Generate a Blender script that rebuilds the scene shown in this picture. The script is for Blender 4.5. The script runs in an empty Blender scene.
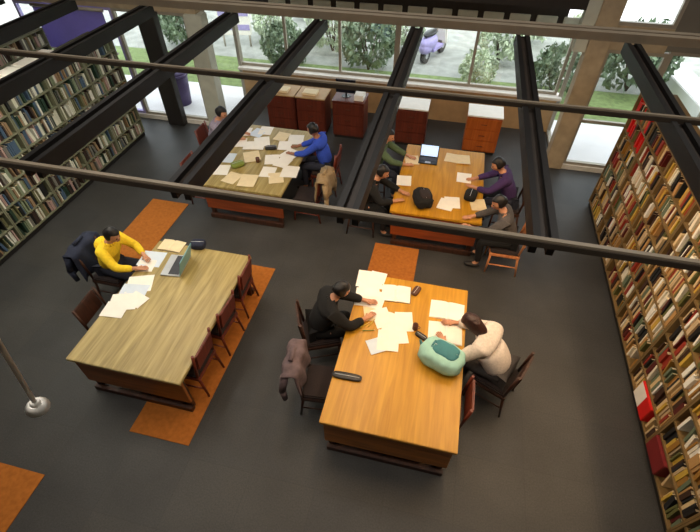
import bpy, bmesh, math, random
from mathutils import Vector, Matrix, Euler
random.seed(7)
PI = math.pi
scene = bpy.context.scene
C = scene.collection

# ------------------------------------------------------------------ camera maths
FPX, YH, XV, CAMZ = 440., -184., 498., 5.2
TH = math.atan((266-YH)/FPX)
YAW = math.atan((XV-350)/(FPX/math.cos(TH)))
def ray(u, v):
    r = (u-350)/FPX; d = (v-266)/FPX
    fw = math.cos(TH)-d*math.sin(TH); dn = d*math.cos(TH)+math.sin(TH)
    return Vector((r*math.cos(YAW)-fw*math.sin(YAW), r*math.sin(YAW)+fw*math.cos(YAW), -dn))
def at(u, v, z=0.):
    q = ray(u, v); t = (CAMZ-z)/-q.z
    return Vector((q.x*t, q.y*t, z))
def proj(p):
    z = p[2]-CAMZ
    r = p[0]*math.cos(YAW)+p[1]*math.sin(YAW); fh = -p[0]*math.sin(YAW)+p[1]*math.cos(YAW)
    F = fh*math.cos(TH)-z*math.sin(TH); D = -z*math.cos(TH)-fh*math.sin(TH)
    return 350+FPX*r/F, 266+FPX*D/F
cam_d = bpy.data.cameras.new('camera'); cam = bpy.data.objects.new('camera', cam_d); C.objects.link(cam)
cam_d.sensor_width = 36; cam_d.sensor_fit = 'HORIZONTAL'; cam_d.lens = FPX/700*36
cam_d.clip_start = .05; cam_d.clip_end = 300
cam.location = (0, 0, CAMZ); cam.rotation_euler = (PI/2-TH, 0, YAW)
scene.camera = cam

# ------------------------------------------------------------------ materials
def _nodes(name):
    m = bpy.data.materials.new(name); m.use_nodes = True
    nt = m.node_tree; b = nt.nodes['Principled BSDF']
    return m, nt, b
def lin(c):
    return tuple(((x/255)/12.92 if x/255 <= .04045 else ((x/255+.055)/1.055)**2.4) for x in c)+(1,)
def mat(name, rgb, rough=.6, metal=0., var=.18, scale=12., bump=0., spec=.5, stretch=(1, 1, 1)):
    m, nt, b = _nodes(name)
    tc = nt.nodes.new('ShaderNodeTexCoord'); mp = nt.nodes.new('ShaderNodeMapping')
    mp.inputs['Scale'].default_value = stretch
    no = nt.nodes.new('ShaderNodeTexNoise'); no.inputs['Scale'].default_value = scale; no.inputs['Detail'].default_value = 4
    cr = nt.nodes.new('ShaderNodeValToRGB')
    c = lin(rgb)
    cr.color_ramp.elements[0].color = tuple(x*(1-var) for x in c[:3])+(1,)
    cr.color_ramp.elements[1].color = tuple(min(1, x*(1+var)) for x in c[:3])+(1,)
    cr.color_ramp.elements[0].position = .3; cr.color_ramp.elements[1].position = .7
    nt.links.new(tc.outputs['Object'], mp.inputs[0]); nt.links.new(mp.outputs[0], no.inputs['Vector'])
    nt.links.new(no.outputs['Fac'], cr.inputs[0]); nt.links.new(cr.outputs[0], b.inputs['Base Color'])
    b.inputs['Roughness'].default_value = rough; b.inputs['Metallic'].default_value = metal
    b.inputs['Specular IOR Level'].default_value = spec
    if bump:
        bp = nt.nodes.new('ShaderNodeBump'); bp.inputs['Strength'].default_value = bump; bp.inputs['Distance'].default_value = .01
        nt.links.new(no.outputs['Fac'], bp.inputs['Height']); nt.links.new(bp.outputs[0], b.inputs['Normal'])
    return m
def emit(name, rgb, s):
    m, nt, b = _nodes(name)
    b.inputs['Emission Color'].default_value = lin(rgb); b.inputs['Emission Strength'].default_value = s
    b.inputs['Base Color'].default_value = lin(rgb)
    return m
def wood(name, a, b_, rough=.35, axis='Y', board=.0):
    m, nt, b = _nodes(name)
    tc = nt.nodes.new('ShaderNodeTexCoord'); mp = nt.nodes.new('ShaderNodeMapping')
    mp.inputs['Scale'].default_value = (14, 1.0, 14) if axis == 'Y' else ((1.0, 14, 14) if axis == 'X' else (14, 14, 1.0))
    no = nt.nodes.new('ShaderNodeTexNoise'); no.inputs['Scale'].default_value = 1.4; no.inputs['Detail'].default_value = 6; no.inputs['Distortion'].default_value = .6
    cr = nt.nodes.new('ShaderNodeValToRGB'); cr.color_ramp.elements[0].color = lin(a); cr.color_ramp.elements[1].color = lin(b_)
    cr.color_ramp.elements[0].position = .32; cr.color_ramp.elements[1].position = .68
    nt.links.new(tc.outputs['Object'], mp.inputs[0]); nt.links.new(mp.outputs[0], no.inputs['Vector'])
    nt.links.new(no.outputs['Fac'], cr.inputs[0]); nt.links.new(cr.outputs[0], b.inputs['Base Color'])
    b.inputs['Roughness'].default_value = rough
    return m
def carpet():
    m, nt, b = _nodes('carpet_tiles')
    tc = nt.nodes.new('ShaderNodeTexCoord')
    br = nt.nodes.new('ShaderNodeTexBrick'); br.offset = 0; br.inputs['Scale'].default_value = 1.33
    br.inputs['Brick Width'].default_value = 1.; br.inputs['Row Height'].default_value = 1.; br.inputs['Mortar Size'].default_value = .006
    br.inputs['Color1'].default_value = lin((55, 55, 55)); br.inputs['Color2'].default_value = lin((60, 59, 57)); br.inputs['Mortar'].default_value = lin((53, 52, 51))
    no = nt.nodes.new('ShaderNodeTexNoise'); no.inputs['Scale'].default_value = 60; no.inputs['Detail'].default_value = 3
    n2 = nt.nodes.new('ShaderNodeTexNoise'); n2.inputs['Scale'].default_value = 1.5; n2.inputs['Detail'].default_value = 3
    mx = nt.nodes.new('ShaderNodeMix'); mx.data_type = 'RGBA'; mx.blend_type = 'OVERLAY'; mx.inputs[0].default_value = .6
    m2 = nt.nodes.new('ShaderNodeMix'); m2.data_type = 'RGBA'; m2.blend_type = 'OVERLAY'; m2.inputs[0].default_value = .5
    nt.links.new(tc.outputs['Object'], br.inputs['Vector']); nt.links.new(tc.outputs['Object'], no.inputs['Vector']); nt.links.new(tc.outputs['Object'], n2.inputs['Vector'])
    nt.links.new(br.outputs['Color'], mx.inputs[6]); nt.links.new(no.outputs['Fac'], mx.inputs[7])
    nt.links.new(mx.outputs[2], m2.inputs[6]); nt.links.new(n2.outputs['Fac'], m2.inputs[7])
    nt.links.new(m2.outputs[2], b.inputs['Base Color']); b.inputs['Roughness'].default_value = .5; b.inputs['Specular IOR Level'].default_value = .45
    return m
def glass():
    m, nt, b = _nodes('window_glass'); out = nt.nodes['Material Output']
    tr = nt.nodes.new('ShaderNodeBsdfTransparent'); tr.inputs[0].default_value = (.93, .96, .95, 1)
    gl = nt.nodes.new('ShaderNodeBsdfGlossy'); gl.inputs['Roughness'].default_value = .02
    fr = nt.nodes.new('ShaderNodeFresnel'); fr.inputs[0].default_value = 1.3
    mx = nt.nodes.new('ShaderNodeMixShader')
    mx.inputs[0].default_value = .05; nt.links.new(tr.outputs[0], mx.inputs[1]); nt.links.new(gl.outputs[0], mx.inputs[2])
    nt.links.new(mx.outputs[0], out.inputs[0]); nt.nodes.remove(b)
    return m

M = {}
M['carpet'] = carpet()
M['orange'] = mat('orange_carpet', (166, 100, 42), .9, var=.15, scale=20, spec=.15)
M['oak_pale'] = wood('pale_oak_top', (140, 122, 70), (182, 162, 104), .38)
M['oak'] = wood('golden_oak_top', (178, 124, 26), (204, 150, 42), .38)
M['oak_front'] = wood('oak_panel', (122, 74, 34), (158, 98, 46), .45, 'X')
M['oak_mid'] = wood('warm_oak_panel', (150, 92, 36), (190, 120, 52), .45, 'X')
M['oak_red'] = wood('red_oak_panel', (122, 56, 26), (150, 72, 34), .45, 'X')
M['dark_wood'] = wood('dark_wood', (48, 28, 20), (74, 42, 28), .5, 'Z')
M['cherry'] = wood('cherry_wood', (88, 36, 24), (118, 50, 32), .42, 'Z')
M['lightchair'] = wood('beech_wood', (196, 122, 74), (222, 156, 106), .42, 'Z')
M['seat'] = mat('dark_seat_fabric', (44, 34, 34), .9, scale=60)
M['cab'] = wood('cabinet_wood', (158, 78, 26), (190, 102, 42), .42, 'Z')
M['cabdark'] = wood('dark_cabinet_wood', (84, 34, 22), (108, 48, 30), .45, 'Z')
M['white'] = mat('white_laminate', (240, 236, 226), .4, var=.03)
M['rail'] = mat('taupe_rail', (152, 140, 122), .45, var=.1, scale=4)
M['railside'] = mat('rail_seam', (58, 50, 42), .6, var=.1)
M['black'] = mat('black_housing', (17, 15, 14), .5, var=.2)
M['housing'] = mat('brown_grey_housing', (56, 48, 42), .5, var=.2, scale=5)
M['tube'] = emit('warm_fluorescent_tube', (255, 196, 120), 9)
M['tan'] = mat('tan_concrete', (176, 158, 130), .7, var=.12, scale=6)
M['panel'] = mat('tan_panel', (186, 152, 108), .6, var=.1, scale=5)
M['palecol'] = mat('pale_column', (196, 198, 184), .7, var=.08, scale=5)
M['darkwall'] = mat('dark_header', (40, 34, 30), .7, var=.15)
M['wall'] = mat('grey_plaster', (120, 114, 104), .8, var=.06, scale=3)
M['frame'] = mat('aluminium_frame', (168, 160, 146), .45, metal=.2, var=.05)
M['frame_dark'] = mat('dark_frame', (36, 32, 30), .5, var=.1)
M['glass'] = glass()
M['sill'] = mat('white_sill', (232, 226, 216), .5, var=.05)
M['pave'] = mat('white_pavement', (232, 230, 232), .8, var=.05, scale=2)
M['pave2'] = mat('grey_asphalt', (158, 160, 154), .9, var=.2, scale=3)
M['grass'] = mat('lawn', (118, 136, 84), .9, var=.25, scale=8)
M['leaf'] = mat('leaf', (112, 130, 104), .6, var=.35, scale=3)
M['leaf2'] = mat('pale_leaf', (190, 202, 176), .6, var=.35, scale=3)
M['bark'] = mat('bark', (80, 66, 52), .9, var=.3)
M['lav'] = mat('lavender_paint', (170, 160, 214), .5, var=.08)
M['lavblind'] = mat('lavender_blind', (150, 140, 196), .7, var=.05)
_nt = M['lavblind'].node_tree; _t = _nt.nodes.new('ShaderNodeBsdfTranslucent'); _t.inputs[0].default_value = lin((150, 140, 196)); _m = _nt.nodes.new('ShaderNodeMixShader'); _m.inputs[0].default_value = .4
_nt.links.new(_nt.nodes['Principled BSDF'].outputs[0], _m.inputs[1]); _nt.links.new(_t.outputs[0], _m.inputs[2]); _nt.links.new(_m.outputs[0], _nt.nodes['Material Output'].inputs[0])
M['purple'] = mat('purple_plastic', (72, 56, 98), .5, var=.1)
M['paper'] = mat('paper', (246, 242, 234), .8, var=.03, scale=8)
M['paper_blue'] = mat('pale_blue_paper', (214, 226, 240), .8, var=.03)
M['paper_warm'] = mat('cream_paper', (232, 214, 176), .8, var=.05)
M['skin'] = mat('skin', (196, 140, 108), .55, var=.06, scale=20)
M['skin2'] = mat('brown_skin', (150, 100, 72), .55, var=.06, scale=20)
M['hair'] = mat('black_hair', (20, 17, 18), .45, var=.4, scale=50, bump=.5, stretch=(1, 1, .2))
M['hair_brown'] = mat('dark_brown_hair', (52, 26, 20), .45, var=.4, scale=50, bump=.5, stretch=(1, 1, .2))
M['eye'] = mat('eye', (30, 24, 22), .3, var=.1)
M['lip'] = mat('lip', (160, 84, 72), .5, var=.05)
M['denim'] = mat('dark_denim', (38, 42, 58), .9, var=.2, scale=80)
M['shoe'] = mat('dark_shoe', (28, 26, 26), .6)
M['c_yellow'] = mat('yellow_fleece', (244, 206, 40), .85, var=.1, scale=30)
M['c_black'] = mat('black_cloth', (15, 15, 17), .9, var=.2, scale=40)
M['c_white'] = mat('off_white_knit', (214, 202, 192), .9, var=.12, scale=40)
M['c_purple'] = mat('purple_cloth', (64, 42, 92), .9, var=.15, scale=40)
M['c_grey'] = mat('grey_cloth', (76, 72, 72), .9, var=.15, scale=40)
M['c_green'] = mat('green_cloth', (80, 98, 70), .9, var=.15, scale=40)
M['c_blue'] = mat('royal_blue_cloth', (46, 78, 190), .9, var=.12, scale=40)
M['c_lav'] = mat('lavender_grey_cloth', (150, 142, 160), .9, var=.12, scale=40)
M['c_beige'] = mat('beige_cloth', (158, 136, 104), .9, var=.15, scale=30)
M['navy'] = mat('navy_cloth', (32, 38, 58), .9, var=.2, scale=30)
M['mauve'] = mat('mauve_grey_cloth', (104, 88, 92), .9, var=.25, scale=14)
M['teal'] = mat('pale_teal_canvas', (160, 208, 198), .8, var=.12, scale=10)
M['teal_dark'] = mat('teal_canvas', (62, 124, 134), .8, var=.12, scale=10)
M['tlap'] = mat('teal_lid', (122, 172, 182), .35, metal=.2, var=.05)
M['dark'] = mat('dark_plastic', (30, 28, 30), .4, var=.1)
M['silver'] = mat('silver_plastic', (186, 190, 196), .35, metal=.4, var=.04)
M['screen'] = emit('lit_screen', (190, 214, 245), .9)
M['screen_off'] = mat('dark_screen', (28, 32, 44), .15, var=.05)
M['keys'] = mat('keys', (50, 52, 60), .5)
M['brown'] = mat('brown_leather', (88, 50, 34), .5, var=.2)
M['pencil'] = mat('yellow_paint', (206, 182, 70), .5, var=.05)
M['green'] = mat('green_paint', (126, 142, 60), .5, var=.05)
M['red'] = mat('red_card', (218, 26, 22), .5, var=.1, scale=6)
M['darkred'] = mat('dark_red_card', (124, 30, 32), .55, var=.1, scale=6)
M['shelf_l'] = mat('grey_green_shelf', (120, 122, 98), .5, var=.1)
M['shelf_r'] = mat('tan_shelf', (122, 98, 60), .5, var=.1)
M['kick'] = mat('dark_plinth', (26, 23, 22), .7)
M['rod'] = mat('white_enamel', (240, 240, 236), .4, var=.02)

# ------------------------------------------------------------------ mesh helpers
class MB:
    def __init__(s): s.bm = bmesh.new(); s.mats = []
    def mi(s, m):
        m = M[m] if isinstance(m, str) else m
        if m not in s.mats: s.mats.append(m)
        return s.mats.index(m)
    def box(s, x0, x1, y0, y1, z0, z1, m, rot=None, piv=None):
        i = s.mi(m)
        mt = Matrix.Translation(((x0+x1)/2, (y0+y1)/2, (z0+z1)/2)) @ Matrix.Diagonal((x1-x0, y1-y0, z1-z0, 1))
        if rot is not None:
            pv = Matrix.Translation(piv if piv is not None else ((x0+x1)/2, (y0+y1)/2, (z0+z1)/2))
            mt = pv @ rot.to_matrix().to_4x4() @ pv.inverted() @ mt
        r = bmesh.ops.create_cube(s.bm, size=1, matrix=mt)
        for f in {f for v in r['verts'] for f in v.link_faces}: f.material_index = i
        return s
    def tube(s, a, b, r0, m, r1=None, seg=10):
        i = s.mi(m); a = Vector(a); b = Vector(b); d = b-a
        mt = Matrix.Translation((a+b)/2) @ d.to_track_quat('Z', 'Y').to_matrix().to_4x4()
        r = bmesh.ops.create_cone(s.bm, cap_ends=True, segments=seg, radius1=r0, radius2=r0 if r1 is None else r1, depth=d.length, matrix=mt)
        for f in {f for v in r['verts'] for f in v.link_faces}: f.material_index = i; f.smooth = len(f.verts) == 4
        return s
    def ball(s, c, rad, m, sub=2, rot=None):
        i = s.mi(m)
        rad = (rad,)*3 if isinstance(rad, (int, float)) else rad
        mt = Matrix.Translation(c) @ (rot.to_matrix().to_4x4() if rot else Matrix()) @ Matrix.Diagonal((*rad, 1))
        r = bmesh.ops.create_icosphere(s.bm, subdivisions=sub, radius=1, matrix=mt)
        for f in {f for v in r['verts'] for f in v.link_faces}: f.material_index = i; f.smooth = True
        return s
    def build(s, name, parent=None, bevel=0., loc=None, rz=0.):
        me = bpy.data.meshes.new(name)
        if bevel:
            es = [e for e in s.bm.edges if len(e.link_faces) == 2 and e.calc_face_angle(0) > .6]
            bmesh.ops.bevel(s.bm, geom=es, offset=bevel, segments=2, affect='EDGES', clamp_overlap=True)
        s.bm.normal_update(); s.bm.to_mesh(me); s.bm.free()
        for m in s.mats: me.materials.append(m)
        o = bpy.data.objects.new(name, me); C.objects.link(o)
        if parent: o.parent = parent
        if loc is not None: o.location = loc
        if rz: o.rotation_euler.z = rz
        return o
def thing(name, label, cat, loc=(0, 0, 0), rz=0, group=None):
    o = bpy.data.objects.new(name, None); C.objects.link(o); o.empty_display_size = .1
    o.location = loc; o.rotation_euler.z = rz
    return tag(o, label, cat, group)
def tag(o, label, cat, group=None, kind=None):
    o['label'] = label; o['category'] = cat
    if group: o['group'] = group
    if kind: o['kind'] = kind
    return o
def struct(o, label=None):
    o['kind'] = 'structure'
    if label: o['label'] = label
    return o
def dup(root, loc, rz, label, group=None):
    r = root.copy(); C.objects.link(r); r.location = loc; r.rotation_euler.z = rz; r['label'] = label
    if group: r['group'] = group
    for ch in list(root.children):
        c = ch.copy(); C.objects.link(c); c.parent = r
        for g in ch.children:
            d = g.copy(); C.objects.link(d); d.parent = c
    return r

# ------------------------------------------------------------------ shell
FY, BY = 8.85, 10.4                     # door plane and window bay plane
XL, XR = -10.6, 6.6
BX0, BX1 = -5.25, 2.38                  # bay extent
b = MB(); b.box(XL, XR, -3.2, FY, -.12, 0, 'carpet'); b.box(BX0, BX1, FY, BY, -.12, 0, 'carpet')
struct(b.build('floor'), 'dark grey carpet tile floor')
struct(MB().box(XL-.2, XL, -3.2, FY, 0, 6.9, 'wall').build('wall_left'))
struct(MB().box(XR, XR+.2, -3.2, FY, 0, 6.9, 'wall').build('wall_right'))
struct(MB().box(XL-.2, XR+.2, -3.4, -3.2, 0, 6.9, 'wall').build('wall_back'))
struct(MB().box(XL-.2, XR+.2, -3.4, FY+.1, 6.9, 7.1, 'wall').build('ceiling'))
# upper part of the window front
b = MB(); b.box(XL, BX0, FY-.05, FY+.15, 2.42, 6.9, 'tan'); b.box(BX0, 1.95, FY-.05, FY+.15, 2.95, 6.9, 'darkwall')
b.box(1.95, XR, FY-.05, FY+.15, 3.5, 6.9, 'darkwall'); b.box(3.4, XR, FY-.05, FY+.15, 2.42, 3.5, 'wall')
b.box(2.15, 3.4, FY-.05, FY+.15, 2.38, 2.76, 'tan'); b.box(1.95, 2.16, FY-.05, FY+.15, 2.3, 3.5, 'palecol')
b.box(BX0, 1.95, FY+.15, BY+.1, 2.95, 3.05, 'darkwall')
b.box(BX0, 2.0, BY-.04, BY+.1, 2.18, 2.95, 'darkwall')
struct(b.build('wall_front'), 'dark header wall above the windows')
for k in range(13):
    x = -4.3+k*.52
    struct(MB().box(x, x+.4, BY-.07, BY-.04, 2.22, 2.42, 'palecol').build('trim_%d' % (20+k), bevel=.01), 'pale vent panel in the dark header above the bay windows')
struct(MB().box(BX0, BX1, BY-.1, BY+.06, 0, .8, 'panel').build('wall_bay'), 'tan low panel under the bay windows')
struct(MB().box(BX0, BX1, BY-.22, BY+.1, .8, .86, 'sill').build('trim_1', bevel=.008), 'white window sill of the bay')
b = MB(); b.box(2.16, 2.50, FY-.12, FY+.16, 0, 3.5, 'tan')
struct(b.build('trim_2', bevel=.01), 'tan concrete column beside the right glass door')
struct(MB().box(-5.5, -5.12, FY-.12, FY+.16, 0, 2.42, 'palecol').build('trim_3', bevel=.01), 'pale column left of the bay windows')
struct(MB().box(-6.5, -6.1, FY-.25, FY-.06, 0.0, 2.42, 'frame_dark').build('trim_4', bevel=.01), 'black pillar at the end of the left bookcases')
struct(MB().box(XL, -5.5, FY-.08, FY+.12, 0, .1, 'sill').build('trim_5'), 'white threshold of the left windows')
struct(MB().box(2.5, XR, FY-.08, FY+.12, 0, .1, 'sill').build('trim_6'), 'white threshold of the right glass door')
def window(n, x0, x1, z0, z1, y, mull=(), fm='frame', label='window', trans=(), side=False, w=.06):
    r = bpy.data.objects.new('window_%d' % n, None); C.objects.link(r); struct(r, label)
    if not side: r.location = (x0, y, z0)
    else: r.location = (y, x0, z0)
    L, Hh = x1-x0, z1-z0
    def bx(mb, a0, a1, c0, c1, t, m):
        if side: mb.box(-t, t, a0, a1, c0, c1, m)
        else: mb.box(a0, a1, -t, t, c0, c1, m)
    f = MB()
    for q in ((0, w, 0, Hh), (L-w, L, 0, Hh), (w, L-w, 0, w), (w, L-w, Hh-w, Hh)): bx(f, *q, .04, fm)
    f.build('window_frame', r)
    for q in mull: 
        g = MB(); bx(g, q-x0-w/2, q-x0+w/2, w, Hh-w, .035, fm); g.build('mullion', r)
    for q in trans:
        g = MB(); bx(g, w, L-w, q-z0-w/2, q-z0+w/2, .03, fm); g.build('transom', r)
    g = MB(); bx(g, w, L-w, w, Hh-w, .006, 'glass'); g.build('pane', r)
window(1, -9.6, -7.2, .1, 2.42, FY, (-8.4,), label='window behind the left bookcases with pale frame', fm='lav')
window(2, -7.2, -5.5, .1, 2.42, FY, (-6.3,), label='full height window at the end of the left aisle', trans=(1.25,))
window(3, BX0, -1.35, .86, 2.18, BY, (-4.0, -2.68), label='left window of the bay')
window(4, -1.35, BX1-.1, .86, 2.18, BY, (.35,), label='right window of the bay with the scooter outside')
window(5, 2.5, 3.5, .1, 2.38, FY, (), label='glass door beside the tan column', trans=(1.05,))
window(6, 3.5, XR, .1, 2.42, FY, (4.5, 5.5), label='window behind the right bookcases')
window(7, 2.16, 3.4, 2.76, 3.5, FY, (), label='upper window above the glass door')
window(8, FY+.16, BY-.05, .0, 2.95, BX1-.02, (), side=True, label='glass return of the bay on the right')
window(9, FY+.16, BY-.05, .0, 2.95, BX0+.02, (), side=True, label='glass return of the bay on the left')

# ------------------------------------------------------------------ outside
struct(MB().box(-30, 30, FY, 11.0, -.14, -.02, 'pave').build('ground_pavement'), 'white pavement strip outside the windows')
struct(MB().box(-30, 30, 11.0, 13.0, -.14, -.03, 'grass').build('ground_lawn'), 'green lawn strip outside')
struct(MB().box(-30, 34, 13.0, 17.5, -.14, -.04, 'pave2').build('ground_path'), 'grey asphalt path outside')
struct(MB().box(-30, 44, 17.5, 60, -.14, -.05, 'pave').build('ground_plaza'), 'pale plaza outside')
def shrub_mesh(seed, R, Hh, n, ml):
    rnd = random.Random(seed); b = MB(); i = b.mi(ml); t = b.mi('bark')
    for k in range(5):
        a = rnd.uniform(0, 2*PI); b.tube((0, 0, 0), (math.cos(a)*R*.4, math.sin(a)*R*.4, Hh*.6), .03, 'bark', .012, 6)
    for k in range(n):
        a, u = rnd.uniform(0, 2*PI), rnd.uniform(-.8, 1)
        rr = rnd.uniform(.45, 1)**.5; q = math.sqrt(max(0, 1-u*u))
        p = Vector((math.cos(a)*q*R*rr, math.sin(a)*q*R*rr, Hh*.52+u*Hh*.5*rr))
        p.x += .12*math.sin(5*a); p.z = max(.03, p.z+.1*math.sin(3*a+u*4))
        s = rnd.uniform(.05, .11); e = Euler((rnd.uniform(0, 6), rnd.uniform(0, 6), rnd.uniform(0, 6))).to_matrix()
        vs = [b.bm.verts.new(p+e@Vector(c)*s) for c in ((-1, 0, 0), (0, -.5, .1), (1, 0, 0), (0, .5, .1))]
        b.bm.faces.new(vs).material_index = i
    return b
shr = []
for sd, ml in ((1, 'leaf'), (2, 'leaf2')):
    shr.append((sd, ml))
spots = [(-8.6, 13.6, 0, 1.0, 'mid green shrub outside behind the left window, nearest the purple bin'), (-6.0, 14.6, 1, .9, 'pale green shrub outside to the right of the striped board'),
         (-4.9, 12.6, 0, .9, 'mid green shrub outside the left end of the bay windows'), (-3.9, 14.2, 1, 1.1, 'pale shrub outside the bay, left of the large green shrub'),
         (-2.5, 13.0, 0, 1.15, 'large green shrub outside the left bay window'), (-2.9, 16.4, 0, 1.0, 'green shrub on the far side of the path behind the left bay window'),
         (-1.7, 14.9, 1, .8, 'small pale shrub left of the parked scooter'), (.6, 12.6, 1, .7, 'low pale shrub outside, just right of the scooter'),
         (1.2, 14.4, 1, 1.0, 'pale green shrub outside the right bay window'), (2.6, 12.6, 0, .9, 'mid green shrub outside behind the tan column'),
         (2.0, 16.3, 1, 1.0, 'pale far shrub beyond the path above the right bay window'), (4.6, 13.2, 0, 1.25, 'big green shrub outside the glass door'),
         (7.4, 13.4, 0, .8, 'green shrub outside to the right of the glass door'), (3.9, 15.6, 1, 1.0, 'pale shrub far outside behind the glass door'),
         (-5.4, 17.0, 0, 1.1, 'green shrub at the far left edge of the pale plaza'), (-9.9, 15.4, 0, 1.2, 'green shrub outside the leftmost window')]
cache = {}
for x, y, k, s, lb in spots:
    if k not in cache: cache[k] = shrub_mesh(k+3, .72, 1.3, 1300, ('leaf', 'leaf2')[k]).build('garden_shrub')
    o = cache[k] if not cache[k].get('label') else cache[k].copy()
    if o is not cache[k]: C.objects.link(o)
    o.location = (x, y, -.03); o.scale = (s, s, s); o.rotation_euler.z = x*3; tag(o, lb, 'shrub', 'shrubs outside the windows')
# low white wall beyond the right windows
p0, p1 = at(648, 62), at(702, 122)
d = (p1-p0); ang = math.atan2(d.y, d.x)
o = MB().box(0, d.length+1, -.34, .34, 0, .5, 'pave').build('garden_wall', bevel=.02, loc=(p0.x, p0.y, -.05), rz=ang); tag(o, 'low white garden wall outside beyond the right bookcases', 'wall')
# striped board
t = thing('sign_board', 'white and lavender striped upright board standing outside on the path', 'board', (-7.0, 13.9, -.04), .2)
b = MB(); b.box(-.5, .5, -.05, .05, .35, 1.65, 'paper')
b.build('board_panel', t, .01)
for k in range(3): MB().box(-.47, .47, -.06, -.045, .5+k*.4, .66+k*.4, 'lav').build('stripe', t)
for s in (-1, 1): MB().tube((s*.42, 0, 0), (s*.42, 0, .4), .03, 'frame').build('leg', t)
# scooter
t = thing('motor_scooter', 'white and lavender motor scooter parked outside the right bay window', 'scooter', (-.75, 14.4, -.04), 1.2)
for x in (-.55, .55):
    w = MB(); w.tube((x, -.06, .22), (x, .06, .22), .22, 'dark', seg=18).tube((x, -.065, .22), (x, .065, .22), .09, 'silver', seg=12); w.build('wheel', t)
w = MB(); w.ball((-.4, 0, .55), (.42, .2, .24), 'lav', 3).box(-.3, .35, -.15, .15, .26, .34, 'lav'); w.ball((-.55, 0, .45), (.3, .18, .2), 'lav', 2); w.build('body', t)
MB().box(.34, .44, -.2, .2, .3, 1.0, 'paper', Euler((0, -.28, 0))).build('front_shield', t, .03)
MB().ball((-.35, 0, .8), (.38, .15, .07), 'dark', 3).build('seat', t)
MB().tube((.28, -.3, 1.08), (.28, .3, 1.08), .022, 'dark').tube((.28, 0, 1.08), (.55, 0, .25), .03, 'silver').build('handlebar', t)
MB().box(.25, .33, -.2, .2, 1.05, 1.5, 'paper', Euler((0, -.2, 0))).build('windscreen', t, .02)
# bin
t = thing('litter_bin', 'dark purple litter bin on the white pavement outside left window', 'bin', (-6.75, 9.75, -.02))
MB().tube((0, 0, 0), (0, 0, .72), .22, 'purple', .28, 20).build('bin_body', t)
MB().tube((0, 0, .72), (0, 0, .77), .30, 'purple', .30, 20).ball((0, 0, .77), (.27, .27, .08), 'purple').build('lid', t)

# ------------------------------------------------------------------ overhead grid
GZ = 3.4
railinfo = [(2.17, .015, .035, 'slim taupe rail of the overhead grid nearest the camera'), (4.03, .014, .035, 'slim taupe rail across the middle of the overhead grid')]
for y, hw, h, lb in railinfo:
    t = thing('ceiling_rail', lb, 'rail', (0, y, GZ), group='rails of the overhead grid')
    MB().box(XL, XR, -hw, hw, 0, h, 'rail').build('rail_profile', t)
    MB().box(XL, XR, -hw-.012, -hw, -.02, .02, 'railside').build('rail_lip', t)
t = thing('ceiling_rail', 'broad double tan beam at the window end of the overhead grid', 'rail', (0, 5.98, GZ), group='rails of the overhead grid')
MB().box(XL, XR, -.10, -.01, 0, .09, 'rail').build('rail_profile', t); MB().box(XL, XR, .03, .11, 0, .09, 'rail').build('rail_profile', t)
MB().box(XL, XR, -.01, .03, .0, .05, 'railside').build('rail_seam', t)
bx = [-6.7, -5.47, -4.25, -3.0, -1.77, -.54, .71, 1.92, 3.15]
nth = ['over the far left bookcases', 'above the left bookcases', 'crossing the upper left bookcase', 'left of the yellow fleece table', 'crossing the back left study table', 'between the two back study tables',
       'right of the back right study table', 'beside the right bookcases', 'over the right bookcases']
for x, n in zip(bx, nth):
    t = thing('light_track', 'long black lighting track '+n, 'light track', (x, 2.22, GZ-.10), group='black lighting tracks of the overhead grid')
    L = 5.96-2.22
    MB().box(-.075, -.03, 0, L, -.035, .1, 'black').build('track_flange', t)
    MB().box(.03, .075, 0, L, -.035, .1, 'black').build('track_flange', t)
    MB().box(-.03, .03, 0, L, 0.02, .06, 'housing').build('housing', t)
    for k in range(3):
        MB().tube((0, .2+k*1.15, -.008), (0, 1.2+k*1.15, -.008), .014, 'tube', seg=8).build('fluorescent_tube', t)
# white ceiling rod, upper left of the camera
P0 = at(37, 406, 3.7); q = ray(0, 345); tt = P0.y/q.y; P1 = Vector((q.x*tt, P0.y, CAMZ+q.z*tt))
dr = (P1-P0).normalized(); P2 = P0+dr*((6.9-P0.z)/dr.z)
t = thing('ceiling_rod', 'thin white rod with round flared end hanging from the ceiling', 'rod', P2)
MB().tube((0, 0, 0), P0-P2, .008, 'rod').build('rod', t)
e = P0-P2
MB().tube(e-dr*.01, e+dr*.025, .04, 'rod', .022, 16).tube(e+dr*.02, e+dr*.045, .02, 'rod', .014, 12).build('flared_end', t)

# ------------------------------------------------------------------ orange carpet strips
for x0, x1, y0, y1, lb in [(-3.12, -2.34, 1.62, 4.6, 'long orange carpet strip under the left study table'), (-5.3, -4.55, 4.3, 5.85, 'orange carpet strip behind the person in yellow'),
                           (-.86, -.1, 3.9, 5.6, 'orange carpet strip between the front and back right tables'), (-4.5, -3.76, -1.2, .95, 'orange carpet strip in the bottom left corner of the photo')]:
    o = MB().box(x0, x1, y0, y1, 0, .008, 'orange').build('carpet_strip'); tag(o, lb, 'carpet', 'orange carpet strips')

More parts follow.
